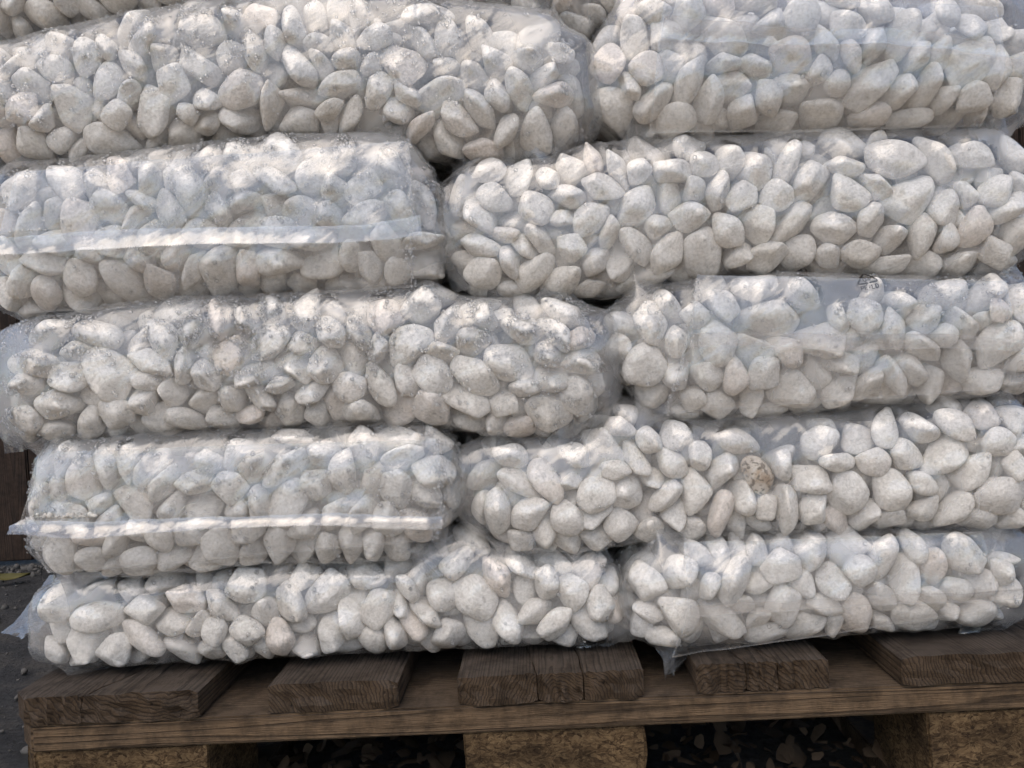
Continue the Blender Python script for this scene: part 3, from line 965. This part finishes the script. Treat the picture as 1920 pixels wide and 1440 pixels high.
# ------------------------------------------------------------------ the stack (outlines measured on the photograph)
L_AB = [(-60, 318), (0, 314), (73, 310), (255, 292), (365, 274), (547, 258), (693, 254), (745, 258)]
SPEC = {}
SPEC['A1'] = Bag('A1', [(-60, 110), (0, 92), (91, 66), (255, 30), (401, 4), (560, -8), (824, 0), (985, 20), (1040, 32), (1080, 75)],
                 L_AB + [(802, 288), (846, 302), (948, 304), (1021, 296), (1076, 272)], -90, 1092, 0.020, 0.33, rc=0.030, earr=0.013)
SPEC['A2'] = Bag('A2', [(1100, 70), (1150, 20), (1240, -40), (1500, -42), (1700, -12), (1920, 2)],
                 [(1108, 232), (1203, 258), (1240, 262), (1366, 252), (1512, 243), (1730, 238), (1894, 240)], 1102, 1925, 0.018, 0.45, rc=0.030, earr=0.012)
SPEC['B1'] = Bag('B1', L_AB[:-1] + [(766, 262), (800, 285), (828, 320)],
                 [(0, 606), (22, 602), (128, 588), (219, 572), (328, 558), (547, 548), (693, 546), (771, 544), (810, 535)], -14, 834, 0.016, 0.45, rc=0.030, earl=0.006)
SPEC['B2'] = Bag('B2', [(845, 318), (875, 302), (1021, 300), (1094, 272), (1203, 264), (1366, 256), (1512, 246), (1730, 241), (1858, 240), (1905, 262)],
                 [(830, 520), (855, 552), (948, 559), (1094, 558), (1203, 542), (1294, 522), (1439, 508), (1694, 516), (1840, 518), (1913, 508)], 842, 1932, 0.022, 0.33, rc=0.030, earl=0.007)
SPEC['C1'] = Bag('C1', [(22, 610), (124, 592), (219, 573), (328, 560), (547, 550), (693, 548), (771, 543), (802, 522), (825, 530), (850, 556), (948, 561), (1076, 563), (1105, 580)],
                 [(15, 850), (58, 845), (100, 826), (219, 816), (365, 803), (547, 797), (693, 793), (802, 793), (875, 808), (1000, 815), (1080, 812), (1123, 795)], 22, 1128, 0.014, 0.33, rc=0.030, earl=0.012, earr=0.012)
SPEC['C2'] = Bag('C2', [(1122, 580), (1160, 558), (1210, 544), (1294, 524), (1439, 510), (1694, 518), (1840, 520), (1913, 520)],
                 [(1150, 690), (1190, 745), (1243, 782), (1330, 784), (1512, 772), (1676, 757), (1767, 747), (1858, 741), (1913, 734)], 1130, 1955, 0.020, 0.45, rc=0.030)
SPEC['D1'] = Bag('D1', [(62, 850), (100, 828), (219, 818), (365, 805), (547, 799), (693, 795), (802, 795), (850, 806), (872, 830)],
                 [(60, 1090), (84, 1087), (120, 1074), (233, 1075), (328, 1065), (401, 1061), (510, 1046), (693, 1048), (766, 1040), (840, 985)], 66, 868, 0.012, 0.45, rc=0.030)
SPEC['D2'] = Bag('D2', [(876, 830), (900, 813), (1000, 817), (1080, 814), (1123, 797), (1150, 742), (1190, 750), (1243, 783), (1330, 786), (1512, 774), (1676, 759), (1767, 749), (1858, 743), (1913, 738)],
                 [(845, 965), (893, 1004), (985, 1034), (1076, 1028), (1167, 1019), (1240, 1012), (1340, 1002), (1493, 993), (1687, 985), (1913, 986)], 876, 1935, 0.020, 0.33, rc=0.030, earl=0.010)
SPEC['E1'] = Bag('E1', [(84, 1100), (120, 1078), (233, 1077), (328, 1067), (401, 1063), (510, 1048), (693, 1050), (766, 1042), (828, 990), (875, 990), (910, 1010), (985, 1036), (1076, 1030), (1130, 1030), (1160, 1070)],
                 [(90, 1244), (1180, 1190)], 84, 1172, 0.026, 0.33, rc=0.030, earl=0.008, earr=0.010)
SPEC['E2'] = Bag('E2', [(1172, 1030), (1240, 1014), (1340, 1004), (1493, 995), (1687, 987), (1913, 988)],
                 [(1180, 1180), (1920, 1160)], 1174, 1935, 0.006, 0.45, rc=0.030, yaw=R_(3.4), earr=0.012)
SPEC['F1'] = Bag('F1', [(-60, -150), (500, -180)], [(-60, 106), (0, 90), (138, 47), (292, 18), (430, -2), (520, -12)], -80, 500, 0.024, 0.40, rc=0.030)
SPEC['F2'] = Bag('F2', [(560, -190), (1260, -170)], [(560, -12), (824, -2), (900, 16), (1021, 24), (1060, 45), (1090, 66), (1115, 44), (1165, 16), (1240, -40)], 560, 1225, 0.034, 0.33, rc=0.030)
# the lowest bags lie on the deck
for k in ('E1', 'E2'):
    b = SPEC[k]; b.gb[:] = 0.1452; b.base[2] = 0.1452

BAG_INFO = [  # key, seed, label, droplets
    ('A1', 11, 'long clear pebble bag lying on top of the bag with the wide shiny seal strip', 0.75),
    ('A2', 12, 'clear bag of white pebbles whose end seal is folded up, highest of the seamed bags', 0.05),
    ('B1', 13, 'dewy clear bag of white pebbles with a wide shiny seal strip across its end', 1.1),
    ('B2', 14, 'long dry clear bag of white pebbles under the bag with the folded-up end seal', 0.06),
    ('C1', 15, 'long clear bag of white pebbles most heavily beaded with condensation, third layer up', 1.7),
    ('C2', 16, 'clear bag of white pebbles with a black recycling mark printed on top', 0.40),
    ('D1', 17, 'clear bag of white pebbles with torn end seal sticking out and crumbs along it', 0.9),
    ('D2', 18, 'long clear bag of white pebbles holding one brown speckled stone', 0.04),
    ('E1', 19, 'long clear bag of white pebbles on the pallet with a torn film flap', 0.16),
    ('E2', 20, 'clear bag of white pebbles resting on the pallet, end seal facing out', 0.05),
    ('F1', 22, 'topmost pebble bag, only its underside showing, away from the folded-up seal', 0.0),
    ('F2', 23, 'topmost pebble bag, only its underside showing, next to the folded-up seal', 0.0),
]
for key, seed, label, drops in BAG_INFO:
    build_bag(SPEC[key], seed, label, drops, 'bags of white pebbles stacked on the pallet')
    print('bag', key, round(time.time() - T0, 1))

# ---- end panels, seals, flaps
def panel(key, edge, far, n, m, seed, maxback=0.022):
    b = SPEC[key]
    o, X = px_sheet(b, 'end_fold', edge, far, n, m, M_FOLD, lift=0.0016, maxback=maxback, amp=0.0020, fogv=0.3, seed=seed, smooth_front=25)
    return X
def fin(key, fold, cut, n, seed, curl=0.004):
    b = SPEC[key]
    px_sheet(b, 'end_seal', fold, cut, n, 5, M_SEAL, lift=0.0045, maxback=0.012, amp=0.0034, teeth=0.0012, seed=seed, curl=curl, smooth_front=25)

XA = panel('A2', [(1243, 2), (1230, 95), (1218, 248)], [(1860, 20), (1872, 120), (1850, 232)], 44, 120, 1)
XB = panel('B1', [(768, 268), (778, 400), (772, 538)], [(40, 326), (12, 450), (48, 588)], 50, 140, 2)
XC = panel('C2', [(1308, 516), (1288, 620), (1246, 776)], [(1880, 528), (1890, 640), (1870, 728)], 46, 120, 3)
XD = panel('D1', [(824, 822), (832, 968), (816, 1010)], [(90, 846), (46, 975), (96, 1072)], 46, 140, 4)
XE = panel('E2', [(1284, 1020), (1287, 1142), (1260, 1236)], [(1860, 1004), (1880, 1110), (1870, 1150)], 40, 110, 5)
fin('A2', [(1234, 88), (1475, 92), (1657, 98), (1803, 110), (1915, 124)], [(1240, 50), (1457, 63), (1676, 72), (1800, 86), (1918, 106)], 300, 6)
fin('B1', [(-6, 456), (255, 434), (401, 429), (693, 426), (792, 410)], [(-6, 488), (128, 479), (365, 462), (693, 457), (794, 448)], 340, 7)
fin('C2', [(1286, 651), (1439, 650), (1548, 658), (1749, 655), (1915, 660)], [(1292, 625), (1530, 627), (1749, 629), (1918, 642)], 260, 8)
fin('D1', [(18, 985), (55, 968), (255, 968), (474, 966), (640, 955), (831, 966)], [(22, 998), (70, 992), (182, 995), (300, 990), (640, 976), (832, 984)], 330, 9, 0.006)
fin('E2', [(1286, 1152), (1439, 1146), (1585, 1136), (1803, 1131), (1915, 1122)], [(1290, 1128), (1500, 1122), (1803, 1110), (1915, 1098)], 260, 10)
loose_sheet(SPEC['E1'], 'torn_flap', [(92, 1078), (60, 1125), (30, 1165), (2, 1186)], [(120, 1092), (112, 1140), (78, 1180), (40, 1196)], (0.075, 0.055, -0.02), 30, 12, M_SEAL, 0.006, 3, 0.001)
loose_sheet(SPEC['D1'], 'torn_tip', [(60, 966), (40, 975), (16, 988)], [(75, 996), (50, 997), (20, 998)], (0.018, 0.012, -0.012), 18, 6, M_SEAL, 0.003, 5, 0.001)
loose_sheet(SPEC['C1'], 'film_ear', [(30, 608), (4, 640), (0, 740), (12, 850)], [(60, 640), (46, 700), (34, 780), (46, 846)], (0.05, 0.03, 0.0), 30, 12, M_FOLD, 0.006, 7)
for k, outer, inner, sd in (
        ('A1', [(1030, 22), (1087, 73), (1120, 159), (1105, 248), (1060, 300)], [(1005, 40), (1055, 95), (1082, 160), (1078, 238), (1030, 286)], 11),
        ('C1', [(1090, 566), (1163, 651), (1149, 684), (1141, 764), (1120, 802)], [(1060, 580), (1106, 650), (1112, 700), (1105, 760), (1080, 796)], 12),
        ('E1', [(1138, 1030), (1175, 1110), (1190, 1190)], [(1112, 1044), (1138, 1112), (1140, 1186)], 13),
        ('B2', [(872, 300), (850, 314), (822, 437), (826, 490), (850, 550)], [(905, 316), (884, 345), (864, 440), (866, 490), (886, 540)], 14),
        ('D2', [(876, 816), (858, 900), (838, 966), (893, 1004)], [(915, 835), (892, 900), (884, 950), (935, 994)], 15)):
    b = SPEC[k]
    loose_sheet(b, 'film_ear', inner, outer, (b.yf + 0.012, b.yf + 0.030, 0.0), 40, 12, M_FOLD, 0.006, sd)
crumbs(SPEC['D1'], [(70, 968), (130, 968), (195, 966)], 110, 1)
crumbs(SPEC['B1'], [(5, 446), (60, 440), (110, 436)], 26, 2)
# rows of droplets caught along the folded edges
for key, X, nn in (('B1', XB, 260), ('D1', XD, 170), ('C2', XC, 150), ('E2', XE, 30)):
    rr = np.random.default_rng(77)
    n0 = X.shape[0]
    u = rr.random(nn) * (n0 - 1.01); c = np.abs(rr.normal(0, 1.4, nn))
    C = np.array([X[int(a), min(int(b), X.shape[1] - 1)] for a, b in zip(u, c)]) + rr.normal(0, 0.0012, (nn, 3)) * [1, 0.1, 1]
    C[:, 1] -= 0.0003
    add_drops(SPEC[key].root, SPEC[key], C, np.tile([0, -1.0, 0], (nn, 1)), rr, 0.0005, 0.0008)

# ---- recycling mark on C2
def build_mark():
    b = SPEC['C2']
    for py in range(516, 600, 2):
        d = ray(1625, py)
        hit = b.fbvh.ray_cast(Vector(CAM), Vector(d), 3)
        over = SPEC['B2'].fbvh.ray_cast(Vector(CAM), Vector(d), 3)
        if hit[0] is not None and (over[0] is None or over[3] > hit[3] + 0.002): break
    d = ray(1625, py + 13); hit = b.fbvh.ray_cast(Vector(CAM), Vector(d), 3)
    c, nr = hit[0], hit[1]
    if nr.dot(Vector(d)) > 0: nr = -nr
    bm = bmesh.new()
    def stroke(pts, w, closed=False):
        pts = [Vector((x, y, 0)) for x, y in pts]
        L = []
        for i, q in enumerate(pts):
            t = (pts[min(i + 1, len(pts) - 1)] - pts[max(i - 1, 0)]).normalized()
            nn = Vector((-t.y, t.x, 0)) * w / 2
            L.append((bm.verts.new(q + nn), bm.verts.new(q - nn)))
        for a, e in zip(L, L[1:]):
            bm.faces.new((a[0], a[1], e[1], e[0]))
    # three bent bands chasing each other round a triangle
    Rr = 6.4
    cor = [Vector((math.cos(R_(90 + 120 * k)) * Rr * 1.1, math.sin(R_(90 + 120 * k)) * Rr)) for k in range(3)]
    for k in range(3):
        a, c0, e = cor[k - 1], cor[k], cor[(k + 1) % 3]
        p0 = c0.lerp(a, 0.42); p1 = c0.lerp(a, 0.16); p2 = c0.lerp(e, 0.16); p3 = c0.lerp(e, 0.40)
        pts = [p0]
        for i in range(7):
            t = i / 6
            pts.append(p1 * (1 - t) ** 2 + c0 * 2 * t * (1 - t) + p2 * t * t)
        pts.append(p3)
        stroke([(q.x, q.y) for q in pts], 1.15)
        # arrow head
        dr = (p3 - p2).normalized(); pe = Vector((-dr.y, dr.x))
        vs = [bm.verts.new((*(p3 + pe * 1.3), 0)), bm.verts.new((*(p3 - pe * 1.3), 0)), bm.verts.new((*(p3 + dr * 1.9), 0))]
        bm.faces.new(vs)
    G = {'P': [[(0, 0), (0, 3), (1.5, 3), (1.7, 2.3), (1.5, 1.5), (0, 1.5)]], 'E': [[(1.7, 0), (0, 0), (0, 3), (1.7, 3)], [(0, 1.5), (1.4, 1.5)]],
         '-': [[(0.2, 1.5), (1.3, 1.5)]], 'L': [[(0, 3), (0, 0), (1.7, 0)]], 'D': [[(0, 0), (0, 3), (1.0, 3), (1.8, 2), (1.8, 1), (1.0, 0), (0, 0)]],
         '0': [[(0.3, 0), (0, 1), (0, 2), (0.5, 3), (1.2, 3), (1.7, 2), (1.7, 1), (1.2, 0), (0.3, 0)]], '4': [[(1.3, 0), (1.3, 3), (0, 1), (1.8, 1)]]}
    def text(s, x, y, k, gap=2.5):
        for ch in s:
            for st in G[ch]:
                stroke([(x + px * k, y + py * k) for px, py in st], 0.62)
            x += gap * k
    text('04', -2.0, -1.6, 1.0); text('PE-LD', -4.6, -7.4, 0.85)
    Zx = nr
    Xx = Vector((1, 0, 0)); Xx = (Xx - Zx * Xx.dot(Zx)).normalized(); Yx = Zx.cross(Xx)
    for v in bm.verts:
        q = c + (Xx * v.co.x + Yx * (v.co.y + 1.0)) * 0.00125
        h = b.fbvh.ray_cast(q + nr * 0.02, -nr, 0.04)
        v.co = ((h[0] if h[0] else q) + nr * 0.0022) - Vector(b.base)
    me = bpy.data.meshes.new('recycling_mark'); bm.to_mesh(me); bm.free(); me.materials.append(M_INK)
    obj('recycling_mark', me, b.root)
build_mark()

# ------------------------------------------------------------------ litter and small things on the ground
def build_litter():
    rng = np.random.default_rng(31)
    V, F, k = [], [], 0
    quad = np.array([[-1, -1, 0], [0, -1.2, 0.2], [1, -0.8, 0], [-1.1, 0, 0.25], [0, 0, 0.5], [1.1, 0.1, 0.2], [-0.8, 1, 0], [0.1, 1.1, 0.3], [0.9, 0.9, 0.1]])
    qf = np.array([[0, 1, 4, 3], [1, 2, 5, 4], [3, 4, 7, 6], [4, 5, 8, 7]])
    for i in range(2200):
        x, y = rng.uniform(-0.36, 0.42), rng.uniform(0.04, 0.6)
        s = min(0.016, 0.0025 + rng.gamma(1.6, 0.0026))
        v = quad * [s, s * rng.uniform(0.35, 0.8), s * 0.6] + rng.normal(0, s * 0.12, (9, 3))
        v = v @ rodrigues(rng.normal(size=(1, 3)) * [[0.5, 0.5, 2]])[0].T
        bot = v - [0, 0, 0.0012]
        V.append(v + [x, y, 0.002 + 0.022 * rng.random()]); F.append(qf + k); k += 9
    o = obj('bark_litter', mesh_from('bark_litter', np.concatenate(V), np.concatenate(F), M_LITTER, True))
    tag(o, 'dry bark and leaf litter on the ground under the pallet', 'litter', kind='stuff')
    V, F, k = [], [], 0
    for i in range(2600):
        x, y = rng.uniform(-1.6, -0.36), rng.uniform(-0.25, 1.2)
        if rng.random() < 0.3: y = 1.18 - abs(rng.normal(0, 0.05))
        s = np.clip(rng.gamma(1.3, 0.0018), 0.001, 0.008)
        v = ICO_LO[0][:, :] * s * rng.uniform(0.5, 1.2, 3) * (1 + 0.2 * vnoise(ICO_LO[0], 2.5, int(rng.integers(1e5))))[:, None]
        V.append(v + [x, y, -0.008]); F.append(ICO_LO[1] + k); k += len(v)
    o = obj('gravel', mesh_from('gravel', np.concatenate(V), np.concatenate(F), M_GREYSTONE, True))
    tag(o, 'scattered grey grit on the dark ground beside the pallet', 'gravel', kind='stuff')
    # single stones one can pick out beside the pallet
    for i, (px, py, s, lab) in enumerate([(13, 1352, 0.014, 'angular pale grey stone on the ground beside the pallet corner'), (10, 1402, 0.018, 'rounded grey-brown stone on the ground beside the pallet block'),
                                          (65, 1070, 0.011, 'small white pebble at the foot of the dark fence')]):
        q = at_z(px, py, 0.0)
        var = VARIANTS[5 + i * 3]
        rs = np.random.default_rng(60 + i)
        hN = rs.normal(size=(9, 3)); hN /= np.linalg.norm(hN, axis=1)[:, None]
        vv = ICO_HI[0].copy()
        for q in hN: vv -= np.maximum(vv @ q - 0.62, 0)[:, None] * q * 0.97
        me = mesh_from('ground_stone', vv * s * [0.75, 0.9, 1.0], ICO_HI[1], (M_PALE, M_GREYSTONE, M_PEB)[i], True)
        o = obj('ground_stone', me, None, (q[0], q[1], 0.0))
        o.rotation_euler = (0.4 * i, 0.2, 1.1 * i)
        tag(o, lab, 'stone')
    # yellow leaf
    q = at_z(12, 1082, 0.008)
    n = 12
    u = np.linspace(-1, 1, n); w = np.linspace(-1, 1, 7)
    Uu, Ww = np.meshgrid(u, w, indexing='ij')
    P = np.stack([Uu * 0.045, Ww * 0.011 * (1 - np.abs(Uu) ** 1.6), 0.006 * Ww ** 2 + 0.010 * Uu ** 2], -1)
    o = obj('fallen_leaf', mesh_from('fallen_leaf', P.reshape(-1, 3), grid_faces(n, 7), M_LEAF), None, (q[0], q[1], 0.004))
    o.rotation_euler = (0.5, 0.1, 0.35)
    tag(o, 'yellow fallen leaf on the dark ground near the fence', 'leaf')
build_litter()
print('built', round(time.time() - T0, 1))
